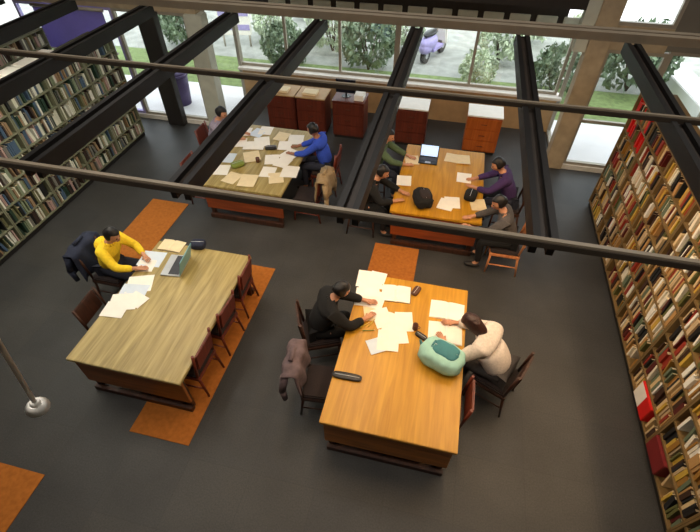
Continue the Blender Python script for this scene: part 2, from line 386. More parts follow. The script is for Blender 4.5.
# ------------------------------------------------------------------ tables
def table(x0, x1, y0, y1, top, front, lb):
    t = thing('study_table', lb, 'table', ((x0+x1)/2, (y0+y1)/2, 0), group='study tables')
    w, l = (x1-x0)/2, (y1-y0)/2
    MB().box(-w, w, -l, l, .705, .75, top).build('tabletop', t, .006)
    for s in (-1, 1):
        yy = s*(l-.06)
        MB().box(-w+.03, w-.03, yy-.02, yy+.02, .22, .705, front).build('end_panel', t, .004)
        MB().box(-w+.05, w-.05, yy-.035, yy+.035, .0, .09, 'dark_wood').build('foot_rail', t, .006)
        for q in (-1, 1):
            MB().box(q*(w-.1)-.035, q*(w-.1)+.035, yy-.03-s*.045, yy+.03-s*.045, .0, .705, 'dark_wood').build('leg', t, .004)
    for q in (-1, 1): MB().box(q*(w-.14)-.012, q*(w-.14)+.012, -l+.1, l-.1, .63, .705, front).build('apron', t)
    return t
LT = (-3.90, -2.43, 1.99, 4.10); RT = (-.79, .65, 1.93, 4.15); BL = (-4.0, -2.5, 5.57, 7.75); BR = (-.66, .80, 5.6, 7.72)
table(*LT, 'oak_pale', 'oak_front', 'pale oak study table on the left with one person in yellow')
table(*RT, 'oak', 'oak_mid', 'golden oak study table at front right, crowded with papers')
table(*BL, 'oak_pale', 'oak_red', 'study table at the back left, covered in scattered papers')
table(*BR, 'oak', 'oak_red', 'study table at the back right with black backpack and laptop')

# ------------------------------------------------------------------ chairs (facing +x, origin under seat)
def make_chair(wd, lb, seat='seat'):
    t = thing('library_chair', lb, 'chair')
    MB().box(-.22, .22, -.22, .22, .42, .47, seat).build('seat', t, .015)
    b = MB(); b.box(-.23, .23, -.23, .23, .37, .42, wd); b.build('seat_frame', t, .006)
    b = MB(); b.box(-.262, -.235, -.19, .19, .58, .88, wd, Euler((0, -.12, 0)), (-.235, 0, .6)); b.build('backrest', t, .01)
    for sy in (-1, 1):
        MB().tube((.2, sy*.2, .42), (.22, sy*.22, 0), .02, wd, .014).build('leg', t)
        MB().tube((-.2, sy*.2, .42), (-.26, sy*.22, 0), .02, wd, .014).build('leg', t)
        MB().tube((-.2, sy*.205, .4), (-.262, sy*.205, .9), .018, wd).build('back_post', t)
        MB().tube((.2, sy*.215, .18), (-.22, sy*.215, .18), .01, wd).build('stretcher', t)
    return t
PALE = make_chair('lightchair', 'x'); DK = make_chair('dark_wood', 'x'); CH = make_chair('cherry', 'x')
used = set()
def chair(proto, x, y, rz, lb, group='library chairs around the study tables'):
    if proto.name not in used:
        used.add(proto.name); proto.location = (x, y, 0); proto.rotation_euler.z = rz; proto['label'] = lb; proto['group'] = group; return proto
    return dup(proto, (x, y, 0), rz, lb, group)
chair(DK, -4.48, 3.62, 0, 'dark chair under the person in yellow fleece')
chair(DK, -3.88, 2.75, .03, 'dark empty chair at the left side of the pale table, beside the newspapers')
chair(CH, -2.64, 2.48, PI, 'reddish chair at right side of pale left table, nearest of three')
chair(CH, -2.62, 3.12, PI-.05, 'reddish chair at right side of pale left table, middle of three')
chair(CH, -2.64, 3.76, PI+.04, 'reddish chair at right side of pale left table, farthest of three')
chair(DK, -1.16, 3.27, .42, 'dark chair under the person in black at the golden table')
chair(DK, -.93, 2.55, .1, 'dark chair with a mauve coat, left side of the golden table')
chair(DK, 1.08, 3.14, PI-.42, 'dark chair under the bent person in off-white')
chair(CH, .48, 2.55, PI, 'reddish empty chair pushed under right side of golden table')
chair(DK, -1.15, 5.95, 0, 'dark chair under the person in black at the back right table')
chair(DK, -1.15, 7.05, 0, 'dark chair under the person in green at the back right table')
chair(DK, 1.25, 6.62, PI, 'dark chair under the person in purple')
chair(PALE, 1.22, 5.55, PI, 'pale orange wooden chair under the person in grey at the back right table')
chair(CH, -2.12, 6.95, PI, 'reddish chair under the person in blue')
chair(CH, -2.2, 6.1, PI, 'reddish chair with a beige coat at the back left table')
chair(CH, -4.5, 7.2, 0, 'reddish chair under the person in lavender grey')
chair(CH, -4.22, 6.1, 0, 'reddish empty chair left of the back left table')

# ------------------------------------------------------------------ coats over chair backs
def coat(x, y, rz, m, lb, w=.25, drop=.42):
    b = MB(); i = b.mi(m); n = 14; k = 16; g = []
    for a in range(k+1):
        row = []
        s = a/k*2-1                                  # front (-1) to rear (+1) over the back
        for c in range(n+1):
            v = c/n*2-1; e = abs(s)
            yy = v*w*(1+.12*e); zz = .955-(max(0, e-.12))*drop+.012*math.sin(9*v+4*s)-.03*v*v
            xx = (-.30+(-1 if s > 0 else 1)*(.04+.05*min(1, e*6)+.035*e)*(1 if e > .02 else .2)+.02*math.sin(7*v+s*3))
            row.append(b.bm.verts.new((xx, yy, zz)))
        g.append(row)
    for a in range(k):
        for c in range(n):
            f = b.bm.faces.new((g[a][c], g[a][c+1], g[a+1][c+1], g[a+1][c])); f.material_index = i; f.smooth = True
    bmesh.ops.recalc_face_normals(b.bm, faces=b.bm.faces)
    bmesh.ops.solidify(b.bm, geom=b.bm.faces[:], thickness=.02)
    t = thing('coat', lb, 'coat', (x, y, 0), rz, 'coats hung over chair backs')
    b.build('coat_body', t)
    for s in (-1, 1):
        sl = MB(); sl.tube((-.36, s*w*.85, .86), (-.40, s*w*1.05, .62), .05, m, .042).tube((-.40, s*w*1.05, .62), (-.39, s*w, .42), .042, m, .035).ball((-.40, s*w*1.05, .62), .043, m); sl.build('sleeve', t)
    MB().tube((-.31, -.09, .985), (-.31, .09, .985), .026, m).build('collar', t)
coat(-4.52, 3.62, 0, 'navy', 'dark navy jacket hung on the chair of the person in yellow', .27, .5)
coat(-.95, 2.55, .1, 'mauve', 'crumpled mauve grey coat on dark chair beside the golden table')
coat(-2.18, 6.1, PI, 'c_beige', 'beige coat over a chair at the back left table', .27)

# ------------------------------------------------------------------ people
def skin_mesh(verts, edges, sub=2, root=0):
    me = bpy.data.meshes.new('tmp'); me.from_pydata([v[0] for v in verts], edges, []); o = bpy.data.objects.new('tmp', me); C.objects.link(o)
    o.modifiers.new('s', 'SKIN')
    for i, v in enumerate(verts):
        r = v[1] if isinstance(v[1], tuple) else (v[1], v[1])
        me.skin_vertices[0].data[i].radius = r
    me.skin_vertices[0].data[root].use_root = True
    s = o.modifiers.new('d', 'SUBSURF'); s.levels = sub; s.render_levels = sub
    dg = bpy.context.evaluated_depsgraph_get(); dg.update()
    out = bpy.data.meshes.new_from_object(o.evaluated_get(dg))
    bpy.data.objects.remove(o); bpy.data.meshes.remove(me)
    return out
def mix(a, b, t): return Vector(a).lerp(Vector(b), t)
def person(x, y, rz, lb, top, skin='skin', hair='hair', lean=.2, side=0., head=(.5, 0.), trousers='denim', hands=((.50, .16), (.46, -.14)), long_hair=False, hz=.80, hood=False, seat=.47, bulk=1.2):
    """Seated figure; local +x is forward, hips over the chair seat. head = (pitch, turn)."""
    t = thing('person', lb, 'person', (x, y, 0), rz)
    pel = Vector((-.06, 0, seat+.11))
    dirn = Vector((math.sin(lean), side, math.cos(lean))).normalized()
    bend = Vector((math.sin(lean*1.35), side, math.cos(lean*1.35))).normalized()
    waist = pel+dirn*.17; chest = waist+bend*.20; nb = chest+bend*.14; neck = nb+Vector((math.sin(lean*1.35+.25), side*.5, math.cos(lean*1.35+.25))).normalized()*.07
    up = Vector((math.sin(head[0]), 0, math.cos(head[0])))
    hc = neck+up*.12+Vector((.03, 0, 0))
    lat = Vector((0, 1, 0))
    SH = {s: nb+lat*s*.185-bend*.035 for s in (1, -1)}
    V = [(pel, (.14, .11)), (waist, (.125, .095)), (chest, (.13, .085)), (nb, (.055, .055)), (neck, .052), (hc-up*.03, .055)]
    E_ = [(0, 1), (1, 2), (2, 3), (3, 4), (4, 5)]
    T = [(pel, (.15, .12)), (waist, (.145, .112)), (chest, (.168, .122)), (nb, (.095, .085)), (mix(nb, neck, .42), .064)]; TE = [(0, 1), (1, 2), (2, 3), (3, 4)]
    L = [(pel, (.15, .125))]; LE = []
    for s in (1, -1):
        wr = Vector((hands[0 if s == 1 else 1][0], hands[0 if s == 1 else 1][1], hz))
        sh = SH[s]
        # two-bone arm
        l1, l2 = .29, .26; dv = wr-sh; dist = min(dv.length, (l1+l2)*.98); wr = sh+dv.normalized()*dist
        wr.z = max(wr.z, .785) if hz > .7 else wr.z
        dv = wr-sh; a = (l1*l1-l2*l2+dist*dist)/(2*dist); h = math.sqrt(max(0, l1*l1-a*a))
        n = dv.normalized(); out = Vector((-.25, s*.8, -.6)); out = (out-n*out.dot(n)).normalized()
        el = sh+n*a+out*h
        b0 = len(V)
        V += [(sh, .05), (el, .042), (wr, (.028, .024))]; E_ += [(3, b0), (b0, b0+1), (b0+1, b0+2)]
        T0 = len(T); T += [(sh, .073), (mix(sh, el, .5), .060), (el, .054), (mix(el, wr, .85), .042)]; TE += [(3, T0), (T0, T0+1), (T0+1, T0+2), (T0+2, T0+3)]
        fd = Vector(((wr-el).x, (wr-el).y, min(0, (wr-el).z)*.3)).normalized()
        pal = wr+fd*.06; pal.z = wr.z-.002
        V.append((pal, (.038, .016))); E_.append((b0+2, b0+3))
        sd = Vector((-fd.y, fd.x, 0))
        for k, (off, ln) in enumerate(((-.030, .060), (-.010, .072), (.010, .068), (.030, .052))):
            p1 = pal+fd*.03+sd*off; p2 = p1+fd*ln*.5+Vector((0, 0, .004)); p3 = p2+fd*ln*.45-Vector((0, 0, .014))
            q0 = len(V); V += [(p1, .0095), (p2, .009), (p3, .0075)]; E_ += [(b0+3, q0), (q0, q0+1), (q0+1, q0+2)]
        p1 = wr+fd*.035-sd*s*.032; p2 = p1+fd*.03-sd*s*.022; q0 = len(V)
        V += [(p1, .012), (p2, .010)]; E_ += [(b0+2, q0), (q0, q0+1)]
        # legs
        hp = pel+Vector((.02, s*.09, -.01)); kn = Vector((.36, s*.13, seat+.07)); an = Vector((.33, s*.13, .09)); toe = Vector((.47, s*.15, .035))
        b1 = len(V); V += [(hp, .078), (kn, .055), (an, .036), (toe, (.035, .022))]; E_ += [(0, b1), (b1, b1+1), (b1+1, b1+2), (b1+2, b1+3)]
        l0 = len(L); L += [(hp, .092), (mix(hp, kn, .5), .08), (kn, .066), (mix(kn, an, .5), .058), (mix(kn, an, .95), .05)]; LE += [(0, l0), (l0, l0+1), (l0+1, l0+2), (l0+2, l0+3), (l0+3, l0+4)]
        sh_ = MB(); sh_.ball(mix(an, toe, .55)+Vector((0, 0, -.012)), (.135, .05, .042), 'shoe', 2); 
        sh_.build('shoe', t)
    T = [(p, tuple(q*bulk for q in (r if isinstance(r, tuple) else (r, r)))) for p, r in T]; L = [(p, tuple(q*(1+.4*(bulk-1)) for q in (r if isinstance(r, tuple) else (r, r)))) for p, r in L]
    me = skin_mesh(V, E_)
    # head
    b = MB(); b.mi(skin)
    R = Matrix.Translation(hc) @ Matrix.Rotation(head[1], 4, 'Z') @ Matrix.Rotation(head[0], 4, 'Y')
    b.bm.from_mesh(me); bpy.data.meshes.remove(me)
    for f in b.bm.faces: f.smooth = True; f.material_index = 0
    def part(c, rad, m, sub=2):
        i = b.mi(m); r = bmesh.ops.create_icosphere(b.bm, subdivisions=sub, radius=1, matrix=R @ Matrix.Translation(c) @ Matrix.Diagonal((*rad, 1)))
        for f in {f for v in r['verts'] for f in v.link_faces}: f.material_index = i; f.smooth = True
        return r['verts']
    Ri = R.inverted()
    for v in part((0, 0, 0), (.098, .077, .118), skin, 4):
        l = Ri @ v.co
        if l.x > 0 and l.z < 0: l.y *= 1-.28*min(1, -l.z/.1); l.x *= 1-.05*(-l.z/.1)
        if l.x > .05 and abs(l.z-.008) < .022: l.x -= .006*(1 if .012 < abs(l.y) < .05 else 0)
        v.co = R @ l
    part((.100, 0, -.018), (.017, .012, .026), skin); part((.088, 0, -.062), (.010, .023, .008), 'lip')
    for s in (1, -1):
        part((.083, s*.031, .010), (.010, .013, .008), 'eye', 2); part((-.005, s*.078, -.005), (.018, .010, .030), skin, 2)
    b.build('body', t)
    # hair
    hb = MB(); i = hb.mi(hair)
    r = bmesh.ops.create_icosphere(hb.bm, subdivisions=4, radius=1, matrix=Matrix.Diagonal((.112, .092, .125, 1)))
    for v in list(hb.bm.verts):
        l = v.co
        if l.x > .03 and l.z < .055: l.x = .03+(l.x-.03)*.1; l.y *= .93
        if l.z < -.05 and not long_hair: l.z = -.05+(l.z+.05)*.3; l.x *= .9; l.y *= .9
        if long_hair and l.z < 0: l.z *= 1.9; l.x -= .015
        k = 1+.05*math.sin(40*l.x+20*l.y)*math.cos(35*l.z+15*l.y)
        v.co = R @ (Vector((l.x-.012, l.y, l.z+.012))*k)
    for f in hb.bm.faces: f.material_index = i; f.smooth = True
    hb.build('hair', t)
    for nm, vv, ee, mm in (('sweater', T, TE, top), ('trousers', L, LE, trousers)):
        m2 = skin_mesh(vv, ee); c = MB(); c.mi(mm); c.bm.from_mesh(m2); bpy.data.meshes.remove(m2)
        for f in c.bm.faces: f.smooth = True; f.material_index = 0
        c.build(nm, t)
    c = MB(); rr = Euler((0, lean*1.2, 0))
    i = c.mi(top); n = 16
    for a in range(n):
        t0, t1 = a/n*2*PI, (a+1)/n*2*PI; base = nb+bend*.03
        rot = rr.to_matrix()
        c.tube(base+rot@Vector((.062*math.cos(t0), .072*math.sin(t0), 0)), base+rot@Vector((.062*math.cos(t1), .072*math.sin(t1), 0)), .022 if not hood else .03, top, seg=8)
    c.ball(nb+bend*.012, (.085, .10, .045), top, 3, rr)
    c.build('hood' if hood else 'collar', t)
    if hood:
        c = MB(); c.ball(nb-bend*.03+Vector((-.12, 0, -.01)), (.08, .12, .09), top, 3); c.build('hood', t)
    return t
person(-4.42, 3.62, 0, 'person in yellow fleece sitting at the laptop on the pale table', 'c_yellow', lean=.30, head=(.45, 0), hands=((.52, .1), (.56, -.16)), hood=True)
person(-1.14, 3.27, .42, 'person in black leaning over papers at left of golden table', 'c_black', lean=.32, head=(.5, .1), hands=((.60, .12), (.54, -.16)), trousers='c_black', bulk=1.35)
person(1.05, 3.15, PI-.42, 'person in off-white sweater with brown hair bent low over notebooks', 'c_white', hair='hair_brown', lean=.52, head=(.95, 0), hands=((.62, .2), (.66, -.12)), trousers='c_grey', long_hair=True, bulk=1.45)
person(-1.12, 5.95, 0, 'person in black at left side of the back right table', 'c_black', lean=.32, head=(.4, 0), hands=((.58, .14), (.52, -.14)), trousers='c_black')
person(-1.12, 7.05, 0, 'person in green top behind the person in black, back right table', 'c_green', lean=.2, head=(.3, -.2), hands=((.56, .14), (.52, -.14)))
person(1.22, 6.62, PI, 'person in purple top at right side of the back right table', 'c_purple', lean=.34, head=(.5, 0), hands=((.58, .14), (.58, -.14)))
person(1.19, 5.55, PI, 'person in dark grey top nearest on the right of the back table', 'c_grey', lean=.3, head=(.4, .2), hands=((.56, .14), (.56, -.14)), trousers='c_black')
person(-2.15, 6.95, PI, 'person in royal blue top at right side of back left table', 'c_blue', lean=.22, head=(.3, -.3), hands=((.54, .16), (.52, -.14)), skin='skin2')
person(-4.45, 7.2, 0, 'person in lavender grey top at left side of back left table', 'c_lav', lean=.28, head=(.4, 0), hands=((.56, .14), (.54, -.14)))

# ------------------------------------------------------------------ things on the tables
TZ = .751
lay = [0]
def sheet(u, v, rz, w, h, lb, m='paper', grp='loose papers on the study tables', k=1, world=None):
    lay[0] += 1
    p = world if world else at(u, v, TZ)
    b = MB(); z = .0011*(lay[0] % 12); i = b.mi(m); n = 6; vs = {}
    for a in range(n+1):
        for c in range(n+1):
            e = .003*max(0, math.sin(lay[0]+a*.9+c*1.3))*(abs(a-3) == 3 or abs(c-3) == 3)
            for q in (0, 1): vs[a, c, q] = b.bm.verts.new((w*(a/n-.5), h*(c/n-.5), e+q*.0009))
    def F(*k): b.bm.faces.new([vs[x] for x in k]).material_index = i
    for a in range(n):
        for c in range(n):
            F((a, c, 1), (a+1, c, 1), (a+1, c+1, 1), (a, c+1, 1)); F((a, c, 0), (a, c+1, 0), (a+1, c+1, 0), (a+1, c, 0))
    for a in range(n):
        F((a, 0, 0), (a+1, 0, 0), (a+1, 0, 1), (a, 0, 1)); F((a, n, 1), (a+1, n, 1), (a+1, n, 0), (a, n, 0))
        F((0, a, 1), (0, a+1, 1), (0, a+1, 0), (0, a, 0)); F((n, a, 0), (n, a+1, 0), (n, a+1, 1), (n, a, 1))
    o = b.build('paper_sheet', loc=(p[0], p[1], TZ+z+.0005), rz=rz); tag(o, lb, 'paper', grp); return o
def open_book(u, v, rz, w, h, lb, m='paper', cover='brown', cat='book', nm='open_book'):
    p = at(u, v, TZ); t = thing(nm, lb, cat, (p.x, p.y, TZ), rz, 'open books and notebooks on the tables')
    MB().box(-w/2-.006, w/2+.006, -h/2-.006, h/2+.006, 0, .004, cover).build('cover', t, .001)
    for s in (-1, 1):
        b = MB(); i = b.mi(m); pr = [(0, .008), (.15, .020), (.5, .018), (1, .006)]; vs = []
        for a, z in pr: vs.append([b.bm.verts.new((s*w/2*a, yy, zz)) for yy in (-h/2, h/2) for zz in (.004, z+.001)])
        for a in range(len(pr)-1):
            A, B = vs[a], vs[a+1]
            for q in ((1, 3), (0, 1), (2, 3), (0, 2)): b.bm.faces.new((A[q[0]], A[q[1]], B[q[1]], B[q[0]])).material_index = i
        b.bm.faces.new((vs[-1][0], vs[-1][1], vs[-1][3], vs[-1][2])).material_index = i
        bmesh.ops.recalc_face_normals(b.bm, faces=b.bm.faces); b.build('page_block', t)
def laptop(u, v, rz, lid, scr, lb, world=None):
    p = at(u, v, TZ); t = thing('laptop', lb, 'laptop', (p.x, p.y, TZ), rz)
    t.scale = (1.2,)*3 if lid == 'tlap' else (1,)*3
    MB().box(-.12, .12, -.17, .17, 0, .018, 'silver' if lid != 'dark' else 'dark').build('base', t, .004)
    MB().box(-.03, .095, -.15, .15, .018, .021, 'keys').build('keyboard', t)
    MB().box(-.10, -.045, -.05, .05, .018, .020, 'silver').build('touchpad', t)
    s = MB(); s.box(.112, .122, -.17, .17, .018, .245, lid, Euler((0, .28, 0)), (.117, 0, .018)); l = s.build('screen_lid', t, .003)
    MB().box(.108, .1115, -.155, .155, .035, .232, scr, Euler((0, .28, 0)), (.117, 0, .018)).build('screen', l)
def bag(u, v, rz, s, m1, m2, lb, nm='backpack', cat='bag', sz=(1, 1, 1)):
    p = at(u, v, TZ); t = thing(nm, lb, cat, (p.x, p.y, TZ), rz)
    def blob(c, r, m, name, seed=0):
        b = MB(); i = b.mi(m); bmesh.ops.create_cube(b.bm, size=2); bmesh.ops.subdivide_edges(b.bm, edges=b.bm.edges[:], cuts=7, use_grid_fill=True)
        for q in b.bm.verts:
            co = q.co.copy(); e = 3.2; n = (abs(co.x)**e+abs(co.y)**e+abs(co.z)**e)**(1/e); co = co/n
            co *= 1+.05*math.sin(6*co.x+3*co.y+seed)*math.cos(5*co.z+4*co.y)
            q.co = Vector((c[0]+co.x*r[0], c[1]+co.y*r[1], max(.0, c[2]+co.z*r[2])))
        for f in b.bm.faces: f.smooth = True; f.material_index = i
        return b.build(name, t)
    a, c_, h = .16*s*sz[0], .23*s*sz[1], .11*s*sz[2]
    blob((0, 0, h), (a, c_, h), m1, 'bag_body')
    blob((a*.15, -c_*.1, h*1.75), (a*.6, c_*.6, h*.4), m2, 'front_pocket', 2)
    b = MB(); n = 8
    pts = [(-a*.1+.06*math.sin(k/n*PI)*s, c_*.95+.05*s*math.sin(k/n*PI), h*1.1+(k/n-.5)*.08*s) for k in range(n+1)]
    for q in range(n): b.tube(pts[q], pts[q+1], .012, m2, seg=8)
    b.build('handle', t)
    for sg in (-1, 1):
        b = MB(); pts = [(-a*(.9-.0*k)+.02, sg*c_*.45+.02*math.sin(k), h*(1.9-k*.28)) for k in range(6)]
        pts = [(a*(1.0-.35*k), sg*c_*.5, h*(1.0+.9*math.sin(min(PI, k*.62)))+.012) for k in range(6)]
        for q in range(5): b.tube(pts[q], pts[q+1], .014, m2, seg=8)
        b.build('strap', t)
    b = MB(); b.tube((a*.15, -c_*.62, h*2.02), (a*.15, c_*.45, h*2.05), .005, 'silver', seg=6); b.build('zip', t)
def cup(u, v, m, lb, r=.035, h=.09, name='mug', cat='mug'):
    p = at(u, v, TZ); t = thing(name, lb, cat, (p.x, p.y, TZ))
    b = MB(); i = b.mi(m); n = 20
    prof = [(0, 0), (r*.85, 0), (r, .01), (r, h), (r-.004, h), (r-.005, .012), (0, .012)]
    rings = [[b.bm.verts.new((q[0]*math.cos(a/n*2*PI), q[0]*math.sin(a/n*2*PI), q[1])) for a in range(n)] for q in prof]
    for q in range(len(prof)-1):
        for a in range(n): f = b.bm.faces.new((rings[q][a], rings[q][(a+1) % n], rings[q+1][(a+1) % n], rings[q+1][a])); f.material_index = i; f.smooth = True
    bmesh.ops.remove_doubles(b.bm, verts=b.bm.verts[:], dist=1e-5); b.build('cup_body', t)
    hb = MB(); pts = [(r+.025*math.sin(k/6*PI), 0, h*.2+h*.6*k/6) for k in range(7)]
    for q in range(6): hb.tube(pts[q], pts[q+1], .004, m, seg=6)
    hb.build('handle', t)
def pen(u, v, rz, m, lb, L=.16):
    p = at(u, v, TZ); t = thing('pencil', lb, 'pencil', (p.x, p.y, TZ+.013), rz, 'pencils on the golden table')
    MB().tube((-L/2, 0, 0), (L/2-.02, 0, 0), .0055, m, seg=6).build('barrel', t); MB().tube((L/2-.02, 0, 0), (L/2, 0, 0), .005, 'paper_warm', .0008, 6).build('tip', t)
def pouch(u, v, rz, l, w, h, m, lb, nm='pencil_case', cat='pencil case'):
    p = at(u, v, TZ); t = thing(nm, lb, cat, (p.x, p.y, TZ), rz)
    b = MB(); i = b.mi(m); bmesh.ops.create_cube(b.bm, size=2); bmesh.ops.subdivide_edges(b.bm, edges=b.bm.edges[:], cuts=5, use_grid_fill=True)
    for q in b.bm.verts:
        co = q.co.copy(); e = 4; n = (abs(co.x)**e+abs(co.y)**e+abs(co.z)**e)**(1/e); co /= n; q.co = Vector((co.x*l/2, co.y*w/2, h/2+co.z*h/2))
    for f in b.bm.faces: f.smooth = True; f.material_index = i
    b.build('case_body', t); MB().tube((-l*.42, 0, h), (l*.42, 0, h), .004, 'silver', seg=6).build('zip', t)
# golden front right table
S = sheet
S(366, 279, .05, .24, .31, 'white sheet at the far left corner of golden table'); S(377, 280, -.08, .22, .30, 'white sheet right beside the far left corner sheet, golden table')
S(364, 297, .1, .23, .31, 'white sheet right under the hands of the person in black'); S(376, 300, -.1, .22, .3, 'white sheet between the person in black and the open book')
open_book(396, 294, .08, .38, .28, 'open book with dark picture at the far end of golden table', 'paper', 'dark')
S(382, 318, .5, .22, .3, 'white sheet tilted beside the pencils on golden table'); S(394, 324, -.15, .24, .31, 'white sheet in the middle of golden table'); S(404, 322, .2, .22, .3, 'white sheet left of the brown mug')
S(398, 334, .3, .22, .3, 'white sheet just below the middle one on golden table'); S(380, 345, .55, .30, .21, 'pale blue sheet nearest the camera on golden table', 'paper_blue'); S(369, 288, .2, .28, .34, 'large white sheet under the two far corner sheets, golden table'); S(388, 341, .1, .26, .3, 'white sheet left of the brown mug, partly covering the pale blue sheet'); S(372, 312, .3, .21, .28, 'cream sheet under the pencils on golden table', 'paper_warm')
open_book(447, 311, 0, .42, .28, 'open notebook farther from the camera before the person in off-white', 'paper', 'white', 'notebook', 'notebook')
open_book(445, 333, .05, .40, .30, 'open notebook nearer the teal bag before the person in off-white', 'paper', 'white', 'notebook', 'notebook')
bag(440, 362, 1.2, 1.12, 'teal', 'teal_dark', 'pale teal canvas bag on the near right of golden table', 'canvas_bag', 'bag')
pouch(347, 377, .02, .34, .09, .035, 'dark', 'black pencil case at the left edge of golden table')
pouch(416, 292, 1.2, .17, .09, .05, 'brown', 'brown leather pencil case at far end of golden table')
cup(415, 329, 'brown', 'brown mug among the papers on golden table'); pouch(421, 337, -.5, .16, .07, .045, 'dark', 'small dark pouch beside the brown mug')
for k, (u, v, r, m, c) in enumerate([(364, 326, .8, 'pencil', 'yellow pencil on cream sheet nearest the person in black'), (369, 331, .3, 'green', 'green pencil on golden table beside tilted sheet'), (372, 323, 1.2, 'pencil', 'yellow pencil touching the tilted white sheet')]): pen(u, v, r, m, c)
# pale left table
laptop(176, 266, .12, 'tlap', 'screen_off', 'open teal laptop in front of the person in yellow')
S(152, 259, .1, .34, .30, 'white sheet between the person in yellow and the laptop', 'paper_blue'); S(146, 266, .2, .24, .22, 'second white sheet under the arm of the person in yellow')
open_book(172, 246, .0, .36, .22, 'cream open notebook behind the teal laptop', 'paper_warm', 'brown', 'notebook', 'notebook')
pouch(199, 247, .2, .22, .16, .11, 'navy', 'dark navy pouch to the right of the teal laptop', 'pouch', 'pouch')
for u, v, r, w, h, l in [(140, 284, .35, .34, .3, 'white newspaper sheet nearest the person in yellow'), (133, 293, .15, .36, .3, 'white newspaper sheet in the middle of the pile on pale table'), (124, 302, .3, .36, .28, 'white newspaper sheet lower in the pile on pale table'),
                         (115, 310, .1, .30, .24, 'white newspaper sheet at the left edge of pale table'), (137, 300, -.3, .26, .2, 'crooked newspaper corner sticking out of the pile')]:
    S(u, v, r, w, h, l, 'paper_blue' if u in (133,) else 'paper')
# back right table
laptop(428, 161, PI/2, 'dark', 'screen', 'open black laptop with lit screen at far end of back table')
bag(422, 203, .3, .95, 'c_black', 'seat', 'black backpack lying on near edge of back right table')
for u, v, r, m, l in [(404, 181, .1, 'paper', 'white sheet before the person in black at back table'), (452, 203, .1, 'paper', 'white sheet right of the black backpack'), (446, 205, -.2, 'paper', 'white sheet touching the black backpack'),
                      (463, 160, .1, 'paper_warm', 'cream sheet at the far right corner of back right table'), (452, 158, -.1, 'paper_warm', 'cream sheet right of the lit laptop'), (412, 160, .2, 'paper_warm', 'cream sheet left of the lit laptop'),
                      (464, 178, .0, 'paper', 'white sheet before the person in purple'), (478, 205, .2, 'paper_warm', 'cream sheet before the person in grey')]:
    S(u, v, r, .25, .3, l, m)
pouch(470, 198, 1.4, .26, .2, .12, 'c_black', 'small black bag right of the white sheet on back table', 'small_bag', 'bag')
# back left table
for u, v, r, m, l in [(245, 132, .2, 'paper', 'white sheet at far left corner of the back left table'), (258, 133, -.2, 'paper_blue', 'pale blue sheet at far end of back left table'), (266, 131, .1, 'paper', 'white sheet at far end right of the pale blue one'),
                      (240, 143, .3, 'paper', 'white sheet before the person in lavender grey'), (282, 137, -.1, 'paper_warm', 'cream sheet at the far right of back left table'), (285, 146, .2, 'paper', 'white sheet before the person in blue'),
                      (272, 160, .3, 'paper', 'white sheet in the middle of back left table'), (283, 163, -.2, 'paper', 'white sheet right of the middle, back left table'), (268, 172, .1, 'paper', 'white sheet near the front of back left table'),
                      (276, 178, .4, 'paper_warm', 'cream sheet at the front edge of back left table'), (222, 170, .2, 'paper', 'white sheet at the front left corner of back left table'), (232, 178, -.2, 'paper_warm', 'cream sheet at the front left of back left table'),
                      (228, 158, .1, 'paper_blue', 'pale blue sheet at the left edge of back left table')]:
    S(u, v, r, .26, .32, l, m)
for u, v, r, m, l in [(262, 142, .4, 'paper', 'white sheet half under the open book, back left table'), (290, 172, .1, 'paper', 'white sheet at front right corner of back left table'), (296, 140, .2, 'paper', 'white sheet at the right edge of back left table, before the person in blue'),
                      (290, 155, -.4, 'paper', 'tilted white sheet beside the beige coat chair'), (252, 157, .5, 'paper_warm', 'cream sheet left of the mug on back left table'), (248, 181, .1, 'paper_warm', 'cream sheet in the middle of the front edge, back left table')]:
    S(u, v, r, .30, .36, l, m)
open_book(254, 146, .2, .4, .28, 'open book in the middle far half of back left table', 'paper', 'brown')
pouch(271, 149, .3, .22, .12, .06, 'dark', 'dark pencil case in the middle of back left table')
pouch(238, 166, .8, .24, .16, .08, 'green', 'greenish grey pouch at left of back left table', 'pouch', 'pouch')
cup(258, 162, 'brown', 'brown mug in the middle of back left table')

# ------------------------------------------------------------------ cabinets by the windows
def cabinet(x0, x1, wd, lb, top='white', y=8.93, h=.88):
    t = thing('card_cabinet', lb, 'cabinet', ((x0+x1)/2, y, 0), group='low wooden cabinets by the bay windows'); w = (x1-x0)/2
    MB().box(-w+.02, w-.02, .03, .5, 0, .06, 'kick').build('plinth', t)
    MB().box(-w, w, .02, .52, .06, h-.03, wd).build('body', t, .004)
    MB().box(-w-.01, w+.01, -.01, .54, h-.03, h, top).build('cabinet_top', t, .004)
    n = 3
    for k in range(n):
        z0 = .09+k*(h-.14)/n; z1 = z0+(h-.14)/n-.02
        d = MB().box(-w+.02, w-.02, .0, .02, z0, z1, wd).build('drawer', t, .004)
        MB().tube((-.06, -.012, (z0+z1)/2), (.06, -.012, (z0+z1)/2), .006, 'brown').build('handle', d)
cabinet(-4.05, -3.38, 'cabdark', 'leftmost dark cabinet by the bay windows', 'panel')
cabinet(-3.34, -2.68, 'cabdark', 'dark cabinet second from the left by the bay windows', 'panel')
cabinet(-2.5, -1.8, 'cabdark', 'dark red cabinet with monitor on top, right of the leftmost pair', 'cabdark')
cabinet(-1.08, -.42, 'cabdark', 'red brown cabinet with white top, left of the orange one')
cabinet(.42, 1.12, 'cab', 'orange brown cabinet with white top, rightmost by the windows')
def on_cab(x, y): return (x, y, .881)
t = thing('monitor', 'small black monitor on the dark red cabinet', 'monitor', on_cab(-2.25, 9.15), 0)
MB().tube((0, .05, 0), (0, .05, .01), .1, 'dark', seg=16).tube((0, .05, 0), (0, .05, .12), .02, 'dark').build('stand', t)
